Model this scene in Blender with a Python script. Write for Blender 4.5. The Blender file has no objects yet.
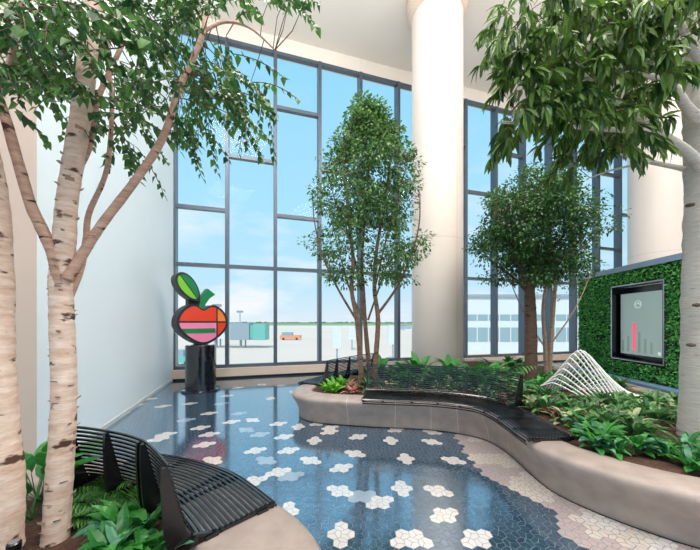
import bpy, math, random
from mathutils import Vector, Matrix, noise
R = random.Random(7)
PI = math.pi
S = bpy.context.scene
COL = S.collection
F, HZ, EYE = 300.0, 322.0, 1.6          # focal length in pixels, horizon row, eye height

def P(x, y, Y):                          # point seen at (x, y) standing at depth Y
    return Vector(((x-350)/F*Y, Y, EYE+(HZ-y)/F*Y))
def PZ(x, y, Z):                         # point seen at (x, y) at height Z
    Y = (EYE-Z)*F/(y-HZ)
    return Vector(((x-350)/F*Y, Y, Z))

# ------------------------------------------------------------------ materials
def lin(c):
    return tuple(((v/255.)/12.92 if v/255. <= .04045 else ((v/255.+.055)/1.055)**2.4) for v in c)+(1,)
def mat(name, rgb, rough=.5, metal=0, spec=.5, var=0, scale=8, bump=0, bscale=60, coat=0, island=0):
    m = bpy.data.materials.new(name); m.use_nodes = True
    nt = m.node_tree; N = nt.nodes; L = nt.links
    b = N['Principled BSDF']
    b.inputs['Roughness'].default_value = rough; b.inputs['Metallic'].default_value = metal
    b.inputs['Specular IOR Level'].default_value = spec; b.inputs['Coat Weight'].default_value = coat
    c = lin(rgb); b.inputs['Base Color'].default_value = c
    tc = N.new('ShaderNodeTexCoord')
    if var:
        n = N.new('ShaderNodeTexNoise'); n.inputs['Scale'].default_value = scale; n.inputs['Detail'].default_value = 6
        L.new(tc.outputs['Object'], n.inputs['Vector'])
        r = N.new('ShaderNodeMapRange'); r.inputs[1].default_value = .3; r.inputs[2].default_value = .7
        r.inputs[3].default_value = 1-var; r.inputs[4].default_value = 1+var
        L.new(n.outputs['Fac'], r.inputs[0])
        h = N.new('ShaderNodeHueSaturation'); h.inputs['Color'].default_value = c
        L.new(r.outputs[0], h.inputs['Value']); L.new(h.outputs[0], b.inputs['Base Color'])
    if island:
        g = N.new('ShaderNodeNewGeometry')
        r = N.new('ShaderNodeMapRange'); r.inputs[3].default_value = 1-island; r.inputs[4].default_value = 1+island
        L.new(g.outputs['Random Per Island'], r.inputs[0])
        h = N.new('ShaderNodeHueSaturation'); h.inputs['Color'].default_value = c
        L.new(r.outputs[0], h.inputs['Value']); L.new(h.outputs[0], b.inputs['Base Color'])
    if bump:
        n = N.new('ShaderNodeTexNoise'); n.inputs['Scale'].default_value = bscale; n.inputs['Detail'].default_value = 8
        L.new(tc.outputs['Object'], n.inputs['Vector'])
        bp = N.new('ShaderNodeBump'); bp.inputs['Strength'].default_value = bump; bp.inputs['Distance'].default_value = .01
        L.new(n.outputs['Fac'], bp.inputs['Height']); L.new(bp.outputs[0], b.inputs['Normal'])
    return m

def leaf_mat(name, dark, light, trans=.3, rough=.38):
    m = bpy.data.materials.new(name); m.use_nodes = True
    nt = m.node_tree; N = nt.nodes; L = nt.links
    b = N['Principled BSDF']; b.inputs['Roughness'].default_value = rough
    g = N.new('ShaderNodeNewGeometry')
    r = N.new('ShaderNodeValToRGB'); r.color_ramp.elements[0].color = lin(dark); r.color_ramp.elements[1].color = lin(light)
    L.new(g.outputs['Random Per Island'], r.inputs[0]); L.new(r.outputs[0], b.inputs['Base Color'])
    t = N.new('ShaderNodeBsdfTranslucent'); L.new(r.outputs[0], t.inputs['Color'])
    mx = N.new('ShaderNodeMixShader'); mx.inputs[0].default_value = trans
    L.new(b.outputs[0], mx.inputs[1]); L.new(t.outputs[0], mx.inputs[2])
    L.new(mx.outputs[0], N['Material Output'].inputs['Surface'])
    return m

def bark_mat(name, base, dark, pale, zs=4.0, amount=.62):
    m = bpy.data.materials.new(name); m.use_nodes = True
    nt = m.node_tree; N = nt.nodes; L = nt.links
    b = N['Principled BSDF']; b.inputs['Roughness'].default_value = .85
    tc = N.new('ShaderNodeTexCoord')
    mp = N.new('ShaderNodeMapping'); mp.inputs['Scale'].default_value = (2.2, 2.2, zs*5)
    L.new(tc.outputs['Object'], mp.inputs['Vector'])
    n1 = N.new('ShaderNodeTexNoise'); n1.inputs['Scale'].default_value = 3; n1.inputs['Detail'].default_value = 8; n1.inputs['Roughness'].default_value = .7
    L.new(mp.outputs[0], n1.inputs['Vector'])
    r1 = N.new('ShaderNodeValToRGB'); e = r1.color_ramp.elements
    e[0].position = .3; e[0].color = lin(base); e[1].position = .68; e[1].color = lin(pale)
    L.new(n1.outputs['Fac'], r1.inputs[0])
    mp2 = N.new('ShaderNodeMapping'); mp2.inputs['Scale'].default_value = (5, 5, zs*6)
    L.new(tc.outputs['Object'], mp2.inputs['Vector'])
    n2 = N.new('ShaderNodeTexNoise'); n2.inputs['Scale'].default_value = 1.5; n2.inputs['Detail'].default_value = 3
    L.new(mp2.outputs[0], n2.inputs['Vector'])
    r2 = N.new('ShaderNodeMapRange'); r2.inputs[1].default_value = amount; r2.inputs[2].default_value = amount+.06
    L.new(n2.outputs['Fac'], r2.inputs[0])
    mx = N.new('ShaderNodeMix'); mx.data_type = 'RGBA'; mx.inputs[7].default_value = lin(dark)
    L.new(r1.outputs[0], mx.inputs[6]); L.new(r2.outputs[0], mx.inputs[0]); L.new(mx.outputs[2], b.inputs['Base Color'])
    bp = N.new('ShaderNodeBump'); bp.inputs['Strength'].default_value = .6; bp.inputs['Distance'].default_value = .01
    L.new(n1.outputs['Fac'], bp.inputs['Height']); L.new(bp.outputs[0], b.inputs['Normal'])
    return m

M = {}
M['white_wall'] = mat('white_wall', (226, 237, 242), .45, var=.015, scale=1.2)
M['beige_wall'] = mat('beige_wall', (205, 184, 170), .6, var=.02, scale=1.5)
M['ceiling'] = mat('ceiling_paint', (232, 224, 214), .7, var=.015, scale=1)
M['column'] = mat('column_paint', (212, 202, 194), .42, var=.01, scale=1)
M['seam'] = mat('seam', (176, 166, 158), .6)
M['skirting'] = mat('skirting', (196, 200, 202), .5)
M['frame'] = mat('window_frame', (88, 100, 112), .38, metal=.4)
M['sill'] = mat('sill', (206, 186, 170), .5)
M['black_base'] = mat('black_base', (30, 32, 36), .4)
M['concrete'] = mat('concrete', (156, 141, 133), .5, var=.14, scale=7, bump=.25, bscale=90)
M['joint'] = mat('joint', (205, 195, 186), .7)
M['soil'] = mat('soil', (74, 48, 36), .95, var=.4, scale=40, bump=1, bscale=50)
M['metal_black'] = mat('black_metal', (12, 13, 18), .25, spec=.8)
M['gloss_black'] = mat('gloss_black', (14, 16, 24), .06, spec=.7, coat=.6)
M['charcoal'] = mat('charcoal', (34, 38, 40), .45)
M['red'] = mat('red_enamel', (214, 66, 44), .3, coat=.3)
M['orange'] = mat('orange_enamel', (232, 128, 66), .3, coat=.3)
M['pink'] = mat('pink_enamel', (226, 130, 168), .3, coat=.3)
M['green'] = mat('green_enamel', (34, 120, 74), .3, coat=.3)
M['lime'] = mat('lime_enamel', (120, 188, 60), .3, coat=.3)
M['white_tube'] = mat('white_tube', (232, 232, 228), .35)
M['twig'] = mat('twig', (92, 70, 52), .8)
M['birch'] = bark_mat('birch_bark', (196, 158, 134), (84, 56, 44), (240, 222, 208), 1.8, .60)
M['birch_limb'] = bark_mat('birch_limb', (160, 120, 100), (74, 46, 38), (204, 172, 154), 3, .6)
M['birch_grey'] = bark_mat('pale_bark', (172, 162, 152), (96, 84, 74), (216, 210, 202), 9, .68)
M['brown_bark'] = bark_mat('brown_bark', (104, 78, 62), (58, 42, 34), (140, 112, 92), 3, .6)
M['dark_bark'] = bark_mat('dark_bark', (82, 60, 48), (44, 32, 27), (112, 88, 72), 3, .6)
M['tan_bark'] = bark_mat('tan_bark', (150, 124, 104), (92, 70, 56), (184, 160, 140), 3, .62)
M['birch_leaf'] = leaf_mat('birch_leaf', (26, 76, 42), (96, 144, 66))
M['fine_leaf_light'] = leaf_mat('fine_leaf_light', (34, 88, 48), (118, 156, 84))
M['fine_leaf'] = leaf_mat('fine_leaf', (26, 74, 42), (92, 134, 70))
M['long_leaf'] = leaf_mat('long_leaf', (28, 76, 32), (116, 150, 62), .3, .5)
M['wall_leaf'] = leaf_mat('wall_leaf', (32, 128, 62), (120, 204, 104), .2, .5)
M['lush'] = leaf_mat('lush_leaf', (26, 96, 42), (76, 160, 66), .25)
M['deep'] = leaf_mat('deep_leaf', (28, 78, 42), (92, 146, 76), .25)
M['limeleaf'] = leaf_mat('lime_leaf', (74, 150, 40), (140, 205, 70), .3)
M['varieg'] = leaf_mat('variegated_leaf', (38, 82, 50), (190, 196, 150), .2)
M['pinkleaf'] = leaf_mat('pink_leaf', (120, 70, 60), (232, 165, 150), .25)
M['fernleaf'] = leaf_mat('fern_leaf', (28, 84, 34), (92, 150, 60), .3)
M['blueleaf'] = leaf_mat('blue_leaf', (30, 96, 76), (110, 170, 130), .2)
def tile_mat(name, c, isl, rough=.16, ior=1.6, coat=1.0, metal=0):
    m = mat(name, c, rough, island=isl, spec=.5, coat=coat, metal=metal)
    b = m.node_tree.nodes['Principled BSDF']; b.inputs['IOR'].default_value = ior
    b.inputs['Coat Roughness'].default_value = .1; b.inputs['Coat IOR'].default_value = 2.3
    return m
M['grout'] = tile_mat('grout', (122, 132, 144), 0, .3)
M['tile_dark'] = tile_mat('tile_dark', (84, 122, 152), .2, .12, 2.8, 1, .65)
M['tile_white'] = tile_mat('tile_white', (214, 208, 204), .03, .25)
M['tile_grey'] = tile_mat('tile_grey', (150, 166, 184), .04, .22)
M['tile_mauve'] = tile_mat('tile_mauve', (176, 160, 158), .03, .28)
M['tile_sand'] = tile_mat('tile_sand', (204, 192, 182), .03, .28)
M['apron'] = mat('apron', (224, 200, 186), .9, var=.04, scale=.03)
M['grass'] = mat('far_grass', (140, 156, 110), .9)
M['tan'] = mat('tan_ground', (222, 206, 190), .9)
M['bldg'] = mat('pale_cladding', (206, 214, 218), .6)
M['bldg_dark'] = mat('grey_glazing', (140, 164, 172), .3)
M['teal'] = mat('teal_panel', (110, 180, 172), .4)
M['steel'] = mat('steel', (150, 166, 176), .4, metal=.2)
M['orange_v'] = mat('vehicle_orange', (226, 150, 110), .5)
M['tyre'] = mat('tyre', (50, 50, 54), .8)
M['far_tree'] = mat('far_tree', (110, 136, 120), .9)
M['coping'] = mat('coping', (128, 150, 176), .4)
M['ledge'] = mat('ledge', (112, 142, 170), .4)
M['backing'] = mat('backing_green', (22, 54, 26), .9)
M['chrome'] = mat('chrome', (190, 196, 204), .25, metal=.9)

g = bpy.data.materials.new('glass'); g.use_nodes = True
nt = g.node_tree; N = nt.nodes; L = nt.links; N.remove(N['Principled BSDF'])
tr = N.new('ShaderNodeBsdfTransparent'); tr.inputs[0].default_value = (.965, .99, 1, 1)
gl = N.new('ShaderNodeBsdfGlossy'); gl.inputs['Roughness'].default_value = .02
fr = N.new('ShaderNodeFresnel'); fr.inputs[0].default_value = 1.08
mx = N.new('ShaderNodeMixShader'); L.new(fr.outputs[0], mx.inputs[0]); L.new(tr.outputs[0], mx.inputs[1]); L.new(gl.outputs[0], mx.inputs[2])
L.new(mx.outputs[0], N['Material Output'].inputs['Surface']); M['glass'] = g

# screen picture: pale gradient artwork with one pink bar (the sign is back-lit)
def emis(name, rgb, st):
    m = mat(name, rgb, .15); b = m.node_tree.nodes['Principled BSDF']
    b.inputs['Emission Color'].default_value = lin(rgb); b.inputs['Emission Strength'].default_value = st
    return m
M['scr'] = emis('screen_pale', (158, 178, 174), .3)
M['scr_pink'] = emis('screen_pink', (240, 96, 130), .6)
M['scr_grey'] = emis('screen_grey', (136, 160, 150), .25)
M['scr_light'] = emis('screen_light', (206, 220, 210), .5)

# ------------------------------------------------------------------ mesh helpers
class MB:
    def __init__(s): s.v = []; s.f = []; s.m = []
    def add(s, vs, fs, mi=0):
        o = len(s.v); s.v.extend([tuple(v) for v in vs])
        s.f.extend([tuple(i+o for i in f) for f in fs]); s.m.extend([mi]*len(fs))
    def box(s, a, b, mi=0, mtx=None):
        x0, y0, z0 = a; x1, y1, z1 = b
        vs = [Vector(c) for c in ((x0,y0,z0),(x1,y0,z0),(x1,y1,z0),(x0,y1,z0),(x0,y0,z1),(x1,y0,z1),(x1,y1,z1),(x0,y1,z1))]
        if mtx: vs = [mtx @ v for v in vs]
        s.add(vs, [(0,3,2,1),(4,5,6,7),(0,1,5,4),(1,2,6,5),(2,3,7,6),(3,0,4,7)], mi)
    def tube(s, pts, rad, n=8, mi=0, cap=True):
        pts = [Vector(p) for p in pts]; k = len(pts)
        if not hasattr(rad, '__len__'): rad = [rad]*k
        t = (pts[1]-pts[0]).normalized()
        u = t.orthogonal().normalized(); vs = []
        for i, p in enumerate(pts):
            tt = (pts[min(i+1, k-1)]-pts[max(i-1, 0)]).normalized()
            u = (u-tt*u.dot(tt)).normalized(); w = tt.cross(u)
            for j in range(n):
                a = 2*PI*j/n; vs.append(p+(u*math.cos(a)+w*math.sin(a))*rad[i])
        fs = [(i*n+j, i*n+(j+1) % n, (i+1)*n+(j+1) % n, (i+1)*n+j) for i in range(k-1) for j in range(n)]
        if cap: fs += [tuple(reversed(range(n))), tuple((k-1)*n+j for j in range(n))]
        s.add(vs, fs, mi)
    def lathe(s, prof, c, n=48, mi=0):
        vs = []; k = len(prof)
        for r, z in prof:
            for j in range(n):
                a = 2*PI*j/n; vs.append((c[0]+r*math.cos(a), c[1]+r*math.sin(a), c[2]+z))
        fs = [(i*n+j, i*n+(j+1) % n, (i+1)*n+(j+1) % n, (i+1)*n+j) for i in range(k-1) for j in range(n)]
        fs += [tuple(reversed(range(n))), tuple((k-1)*n+j for j in range(n))]
        s.add(vs, fs, mi)
    def prism(s, poly, ex, mi=0):       # poly: 3-D points, ex: extrusion vector
        n = len(poly); a = [Vector(p) for p in poly]; b = [p+ex for p in a]
        s.add(a+b, [tuple(reversed(range(n))), tuple(range(n, 2*n))]+[(i, (i+1) % n, n+(i+1) % n, n+i) for i in range(n)], mi)
    def build(s, name, mats, parent=None, smooth=False, origin=None):
        me = bpy.data.meshes.new(name)
        o = bpy.data.objects.new(name, me)
        v = s.v
        if origin is not None:
            ox, oy, oz = origin; v = [(a-ox, b-oy, c-oz) for a, b, c in v]
            if parent is None: o.location = origin
        me.from_pydata(v, [], s.f)
        for m in (mats if isinstance(mats, (list, tuple)) else [mats]): me.materials.append(m)
        if any(s.m): me.polygons.foreach_set('material_index', s.m)
        if smooth: me.polygons.foreach_set('use_smooth', [True]*len(s.f))
        me.update(); COL.objects.link(o)
        if parent: o.parent = parent
        return o
def tag(o, label=None, cat=None, group=None, kind=None):
    if label: o['label'] = label
    if cat: o['category'] = cat
    if group: o['group'] = group
    if kind: o['kind'] = kind
    return o
def empty(name, loc=(0, 0, 0), rz=0):
    o = bpy.data.objects.new(name, None); o.location = loc; o.rotation_euler[2] = rz
    o.empty_display_size = .1; COL.objects.link(o); return o
def struct(o): o['kind'] = 'structure'; return o
def spline(pts, k=8, closed=False):
    pts = [Vector(p) for p in pts]; n = len(pts); out = []
    for i in range(n if closed else n-1):
        g = (lambda j: pts[j % n]) if closed else (lambda j: pts[max(0, min(n-1, j))])
        p0, p1, p2, p3 = g(i-1), g(i), g(i+1), g(i+2)
        for q in range(k):
            t = q/k
            out.append(.5*((2*p1)+(-p0+p2)*t+(2*p0-5*p1+4*p2-p3)*t*t+(-p0+3*p1-3*p2+p3)*t**3))
    if not closed: out.append(pts[-1])
    return out
def inside(x, y, poly):
    c = False; n = len(poly); j = n-1
    for i in range(n):
        xi, yi = poly[i][0], poly[i][1]; xj, yj = poly[j][0], poly[j][1]
        if (yi > y) != (yj > y) and x < (xj-xi)*(y-yi)/(yj-yi)+xi: c = not c
        j = i
    return c

# ------------------------------------------------------------------ the setting
C0 = Vector((-4.858, 8.28, 0)); D = Vector((.957, .290, 0)).normalized(); NI = Vector((.290, -.957, 0)).normalized()  # NI points into the room
LP = 1.36; NB = 17
ZT = 9.78; ZC = 10.25; ZB = .28
V3 = lambda x, y: Vector((x, y, 0))
def W(s, z, off=0): return C0+D*s+NI*off+Vector((0, 0, z))
def wbox(mb, s0, s1, z0, z1, o0, o1, mi=0):
    vs = [W(s, z, o) for z in (z0, z1) for s, o in ((s0, o0), (s1, o0), (s1, o1), (s0, o1))]
    mb.add(vs, [(0,1,2,3),(7,6,5,4),(4,5,1,0),(5,6,2,1),(6,7,3,2),(7,4,0,3)], mi)

ceil = MB(); ceil.prism([V3(-9, -12), V3(16, -12), W(20.5, 0, -.3), W(-3, 0, -.3)], Vector((0, 0, .3))); ceil.v = [(x, y, z+ZC) for x, y, z in ceil.v]; struct(ceil.build('ceiling', M['ceiling']))
lw = MB()   # left wall, from the window corner towards the camera
KD = Vector((.301, -.954, 0)).normalized()
def LW(t, z, off=0): return C0+KD*t-D*off+Vector((0, 0, z))
LEN = 5.45
q = [LW(0, 0, 0), LW(LEN, 0, 0), LW(LEN, 0, .3), LW(-.3, 0, .3), LW(-.3, 0, 0)]
lw.prism(q, Vector((0, 0, ZC))); struct(lw.build('wall_left', M['white_wall']))
bb = MB(); bb.prism([LW(.0, 0, 0), LW(LEN, 0, 0), LW(LEN, 0, -.012), LW(.0, 0, -.012)], Vector((0, 0, .07)))
struct(bb.build('baseboard_left', M['skirting']))
pw = MB(); K = LW(LEN, 0)
pw.prism([K+KD*.006, K-D*4+KD*.006, K-D*4-KD*.2, K-D*.31-KD*.2, K-D*.31, K], Vector((0, 0, ZC))); struct(pw.build('wall_pier', M['beige_wall']))
# header band over the windows and the ledge under them
hb = MB(); wbox(hb, -.1, LP*NB, ZT, ZC, -.25, .0)
for n in range(NB): wbox(hb, LP*n-.012, LP*n+.012, ZT, ZC, 0, .006)
struct(hb.build('wall_header', M['ceiling']))
sl = MB(); wbox(sl, 0, LP*NB, .06, ZB, -.15, .22, 0); wbox(sl, 0, LP*NB, 0, .06, -.15, .17, 1)
struct(sl.build('trim_1', [M['sill'], M['black_base']]))
rw = MB(); rw.box((13.4, -2, 0), (13.7, 13.5, ZC)); struct(rw.build('wall_right', M['beige_wall']))
LV = 3.21
for n in range(NB):
    b = MB(); s0 = LP*n; s1 = s0+LP
    wbox(b, s0-.05, s0+.05, ZB, ZT, -.22, .06)
    if n == NB-1: wbox(b, s1-.05, s1+.05, ZB, ZT, -.22, .06)
    lv = [ZB+.04, LV, ZT-.05]+([4.82, 8.1] if n % 2 == 0 else [6.42])
    for z in lv: wbox(b, s0+.05, s1-.05, z-.05, z+.05, -.1, .04)
    o = struct(b.build('window_%d' % (n+1), M['frame']))
    p = MB(); lv.sort()
    for a, c in zip(lv, lv[1:]): wbox(p, s0+.05, s1-.05, a+.05, c-.05, -.05, -.038)
    p.build('window_pane', M['glass'], o)
# ------------------------------------------------------------------ planters
def offset_path(pts, d, closed=True):
    out = []; n = len(pts)
    for i, p in enumerate(pts):
        a = pts[(i-1) % n] if closed else pts[max(i-1, 0)]; b = pts[(i+1) % n] if closed else pts[min(i+1, n-1)]
        t = (b-a).normalized(); nn = Vector((t.y, -t.x, 0))
        out.append(p+nn*d)
    return out
PROF = [(0, 0), (0, .06), (.01, .13), (.035, .2), (.075, .27), (.11, .32), (.125, .36), (.12, .39), (.095, .415), (.05, .43), (-.02, .435), (-.14, .435), (-.2, .43), (-.22, .41), (-.225, .3)]
def planter(name, base, soil_z, widen=0, joints=0):
    mb = MB(); n = len(base); k = len(PROF); vs = []
    for d, z in PROF:
        dd = d if d > -.1 else d-widen
        for p in offset_path(base, dd): vs.append((p.x, p.y, z))
    fs = [(i*n+j, i*n+(j+1) % n, (i+1)*n+(j+1) % n, (i+1)*n+j) for i in range(k-1) for j in range(n)]
    mb.add(vs, fs, 0)
    o = mb.build(name, M['concrete'], smooth=True)
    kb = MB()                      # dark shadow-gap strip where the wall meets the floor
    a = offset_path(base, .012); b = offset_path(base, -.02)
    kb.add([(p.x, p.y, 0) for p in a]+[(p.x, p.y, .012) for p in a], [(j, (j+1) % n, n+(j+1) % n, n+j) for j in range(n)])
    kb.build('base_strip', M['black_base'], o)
    if joints:
        for j in joints:
            jb = MB()
            nrm = (offset_path(base, 1)[j]-base[j]); t = Vector((-nrm.y, nrm.x, 0))*.003
            pts = [base[j]+nrm*(d+.0015)+Vector((0, 0, z)) for d, z in PROF[:12]]
            vs = [p-t for p in pts]+[p+t for p in pts]; m_ = len(pts)
            jb.add(vs, [(i, i+1, m_+i+1, m_+i) for i in range(m_-1)])
            jb.build('joint', M['joint'], o)
    sb = MB(); inner = offset_path(base, -.215-widen)
    cx = sum(p.x for p in inner)/n; cy = sum(p.y for p in inner)/n
    # soil laid as a grid clipped to the planter so the mulch has relief
    xs = [p.x for p in inner]; ys = [p.y for p in inner]; st = .07
    grid = {}; vs = []
    nx = int((max(xs)-min(xs))/st)+2; ny = int((max(ys)-min(ys))/st)+2
    def vid(i, j):
        if (i, j) not in grid:
            x = min(xs)+i*st; y = min(ys)+j*st
            grid[i, j] = len(vs); vs.append((x, y, soil_z+.03*noise.noise(Vector((x*4, y*4, 1)))+.012*noise.noise(Vector((x*22, y*22, 3)))))
        return grid[i, j]
    fs = []
    wide = offset_path(base, -.13)
    for i in range(nx):
        for j in range(ny):
            if all(inside(min(xs)+(i+a)*st, min(ys)+(j+b)*st, wide) for a, b in ((0,0),(1,0),(1,1),(0,1))):
                fs.append((vid(i,j), vid(i+1,j), vid(i+1,j+1), vid(i,j+1)))
    sb.add(vs, fs)
    return o, sb
# base lines, run anticlockwise (outward normal on the right hand of travel)
CB = [(-.88,5.2),(-.78,4.95),(-.55,4.77),(-.23,4.68),(.45,4.55),(1.11,4.46),(1.55,4.3),(1.83,4.07),(1.92,3.75),(1.92,3.38),(1.9,3.07),(1.92,2.81),(2.04,2.56),(2.24,2.31),(2.5,2.10),(3.0,1.86),(3.9,1.66),(4.6,1.7),(4.95,2.1),(5.0,3.2),(5.2,5.2),(5.35,7.0),(5.3,7.9),(4.8,8.9),(3.9,9.45),(2.6,9.4),(1.5,8.9),(.85,8.2),(.45,7.5),(.05,6.9),(-.35,6.35),(-.68,5.85),(-.85,5.5)]
LB = [(-.02,.75),(-.08,1.1),(-.21,1.44),(-.36,1.7),(-.56,1.9),(-.82,2.13),(-1.2,2.34),(-1.6,2.46),(-2.0,2.5),(-2.4,2.42),(-2.7,2.1),(-2.85,1.6),(-2.8,1.0),(-2.4,.5),(-1.7,.3),(-.9,.28),(-.3,.42)]
CBs = spline([Vector((x, y, 0)) for x, y in CB], 6, True)
LBs = spline([Vector((x, y, 0)) for x, y in LB], 6, True)
SOIL = .39
pc, soilc = planter('curved_planter', CBs, SOIL, 0, [20, 26, 31, 36, 43, 50])
tag(pc, 'long winding concrete planter with a rounded rim, starting near the middle of the floor', 'planter')
pl, soill = planter('curved_planter', LBs, SOIL, .2)
tag(pl, 'short rounded concrete planter around the two white-barked trees by the left wall', 'planter')
s1 = soilc.build('soil', M['soil'], smooth=True); tag(s1, 'brown mulch filling the long winding planter', 'soil', kind='stuff')
s2 = soill.build('soil', M['soil'], smooth=True); tag(s2, 'brown mulch around the trunks of the two white-barked trees at left', 'soil', kind='stuff')
for so, sd in ((s1, 1), (s2, 2)):     # bark chips mixed in the mulch
    pass

# ------------------------------------------------------------------ floor of hexagons cut in pentagons
TW = .103; RH = TW*math.sqrt(3)/2; OX, OY = -.12, 2.26
def hexat(x, y):
    j = round((y-OY)/RH); i = round((x-OX-j*TW/2)/TW); return (i, j)
def hexc(i, j): return (OX+i*TW+j*TW/2, OY+j*RH)
SH = {'V': [(0,0),(1,0),(0,1),(1,-1)], 'P': [(0,0),(1,0),(0,1),(1,1)], 'Q': [(0,0),(1,0),(1,-1),(2,-1)]}
white = [(282,515,'V'),(341,534.5,'V'),(348.6,470,'P'),(354,454.7,'Q'),(308.6,462,'Q'),(295,451.7,'P'),(313.8,441,'V'),(291,437,'P'),
 (331,432,'P'),(334,428.5,'P'),(365,438,'P'),(390.4,441.4,'V'),(261.7,480.7,'P'),(277.7,474,'P'),(341.7,489.4,'Q'),(388.6,501,'P'),(399,491,'V'),
 (418,539.4,'Q'),(407,536,'P'),(479,540,'P'),(447,515.4,'P'),(441,489.6,'Q'),(456,459,'Q'),(408.5,457.6,'V'),(433,442.7,'Q'),(433.7,432.9,'Q'),
 (398.3,429.4,'P'),(320.6,423,'P'),(302,426,'V'),(194,404,'P'),(212,414,'P'),(206,428.6,'P'),(209,435,'P'),(212,444,'P'),
 (236,422,'P'),(250,420,'Q'),(284,423.6,'P'),(258,450,'P'),(166,406,'P'),(172,435,'P'),(162,440,'P'),(214,462,'Q'),
 (242,388,'P'),(260,384.5,'Q'),(282,385.5,'P'),(138,405,'P'),(126,413,'P'),(150,399,'P'),(604,525,'Q'),(612,521,'P'),(663,547,'P'),(231,396,'P'),(270,398,'V'),(292,392,'Q'),(330,404,'P'),(316,411,'Q')]
grey = [(298,478.5,'P'),(364.6,494.7,'P'),(240,414,'P'),(248,430,'Q'),(266,434,'P'),(263,461,'Q'),(222,404,'P'),(190,420,'P'),(180,460,'P')]
WH = {}; 
for lst, code in ((grey, 2), (white, 1)):
    for x, y, t in lst:
        p = PZ(x, y, 0); ce = {'V': (.5, 0), 'P': (1, .5), 'Q': (1, -.5)}[t]
        bx = p.x-(ce[0]*TW+ce[1]*TW/2); by = p.y-ce[1]*RH
        if t == 'V': bx = p.x-TW/2; by = p.y
        i, j = hexat(bx, by)
        for a, b in SH[t]: WH[i+a, j+b] = code
BND = [(4.6,1.62),(4.36,1.51),(4.0,1.45),(3.61,1.41),(3.3,1.38),(3.14,1.42),(2.95,1.5),(2.81,1.6),(2.54,1.69),(2.3,1.62),(2.1,1.6),(1.5,1.75),(0,2.1),(-1,2.3)]
def bx_at(y):
    for (ya, xa), (yb, xb) in zip(BND, BND[1:]):
        if ya >= y >= yb: return xa+(xb-xa)*(ya-y)/(ya-yb)
    return None
fb = MB(); fb.add([V3(-9,-12), V3(16,-12), W(21, 0, -.2), W(-3, 0, -.2)], [(0,1,2,3)], 0)
TZ = .002; GP = .0026
inC = offset_path(CBs, -.1); inL = offset_path(LBs, -.1)
RT = random.Random(3)
for j in range(int(-2.2/RH), int(9.2/RH)):
    for i0 in range(-75, 60):
        i = i0-j//2; cx, cy = hexc(i, j)
        if cx < -6 or cx > 5.2 or cy < .2 or inside(cx, cy, inC) or inside(cx, cy, inL): continue
        w = (Vector((cx, cy, 0))-C0)
        if w.dot(NI) < .1 or w.dot(D) < -.03: continue
        code = WH.get((i, j), 0); mi = 1
        bnd = bx_at(cy)
        if code == 1: mi = 2
        elif code == 2: mi = 3
        elif bnd is not None and cx > bnd+.05*noise.noise(Vector((cx*9, cy*9, 0))):
            mi = 4 if noise.noise(Vector((cx*2.2+5, cy*2.2, 2))) > -.02 else 5
        c = Vector((cx+RT.uniform(-.012, .012), cy+RT.uniform(-.012, .012), 0))
        cor = [Vector((cx+TW/math.sqrt(3)*math.sin(PI/3*k), cy+TW/math.sqrt(3)*math.cos(PI/3*k), 0)) for k in range(6)]
        o = RT.choice((0, 1)); tt = RT.uniform(.38, .62)
        mids = [cor[(2*k+o) % 6].lerp(cor[(2*k+o+1) % 6], tt) for k in range(3)]
        for k in range(3):
            poly = [c, mids[k], cor[(2*k+o+1) % 6], cor[(2*k+o+2) % 6], mids[(k+1) % 3]]
            g0 = sum(poly, Vector())/5
            pp = []
            for p in poly:
                d = g0-p; pp.append(p+d.normalized()*GP*1.3)
            fb.add([(p.x, p.y, TZ) for p in reversed(pp)], [(0,1,2,3,4)], mi)
struct(fb.build('floor', [M['grout'], M['tile_dark'], M['tile_white'], M['tile_grey'], M['tile_mauve'], M['tile_sand']]))

# ------------------------------------------------------------------ columns
def column(x, y, r, label, collar):
    m = MB(); m.lathe([(r, 0), (r, ZC-.004)], (x, y, 0), 128)
    o = m.build('column', M['column']); tag(o, label, 'column'); o['kind'] = 'thing'
    sm = MB()
    for a in (-1.05,):
        d = Vector((math.cos(a), math.sin(a), 0)); t = Vector((-d.y, d.x, 0))*.006
        c = Vector((x, y, 0))+d*(r+.001)
        sm.add([c-t, c+t, c+t+Vector((0,0,ZC)), c-t+Vector((0,0,ZC))], [(0,1,2,3)])
    sm.build('seam', M['seam'], o)
    rg = MB(); rg.lathe([(r+.001, 3.70), (r+.002, 3.708)], (x, y, 0), 96); rg.build('joint_line', M['seam'], o)
    if collar:
        cm = MB(); cm.lathe([(r+.0, 9.66), (r+.05, 9.7), (r+.1, 9.82), (r+.13, 9.98), (r+.14, ZC-.001)], (x, y, 0), 64)
        cm.build('collar', M['beige_wall'], o, smooth=True)
    return o
column(2.32, 8.0, .66, 'tall round white column rising behind the middle planter to the ceiling', True)
column(9.87, 9.5, .8, 'round white column behind the leafy green wall', False)

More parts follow.
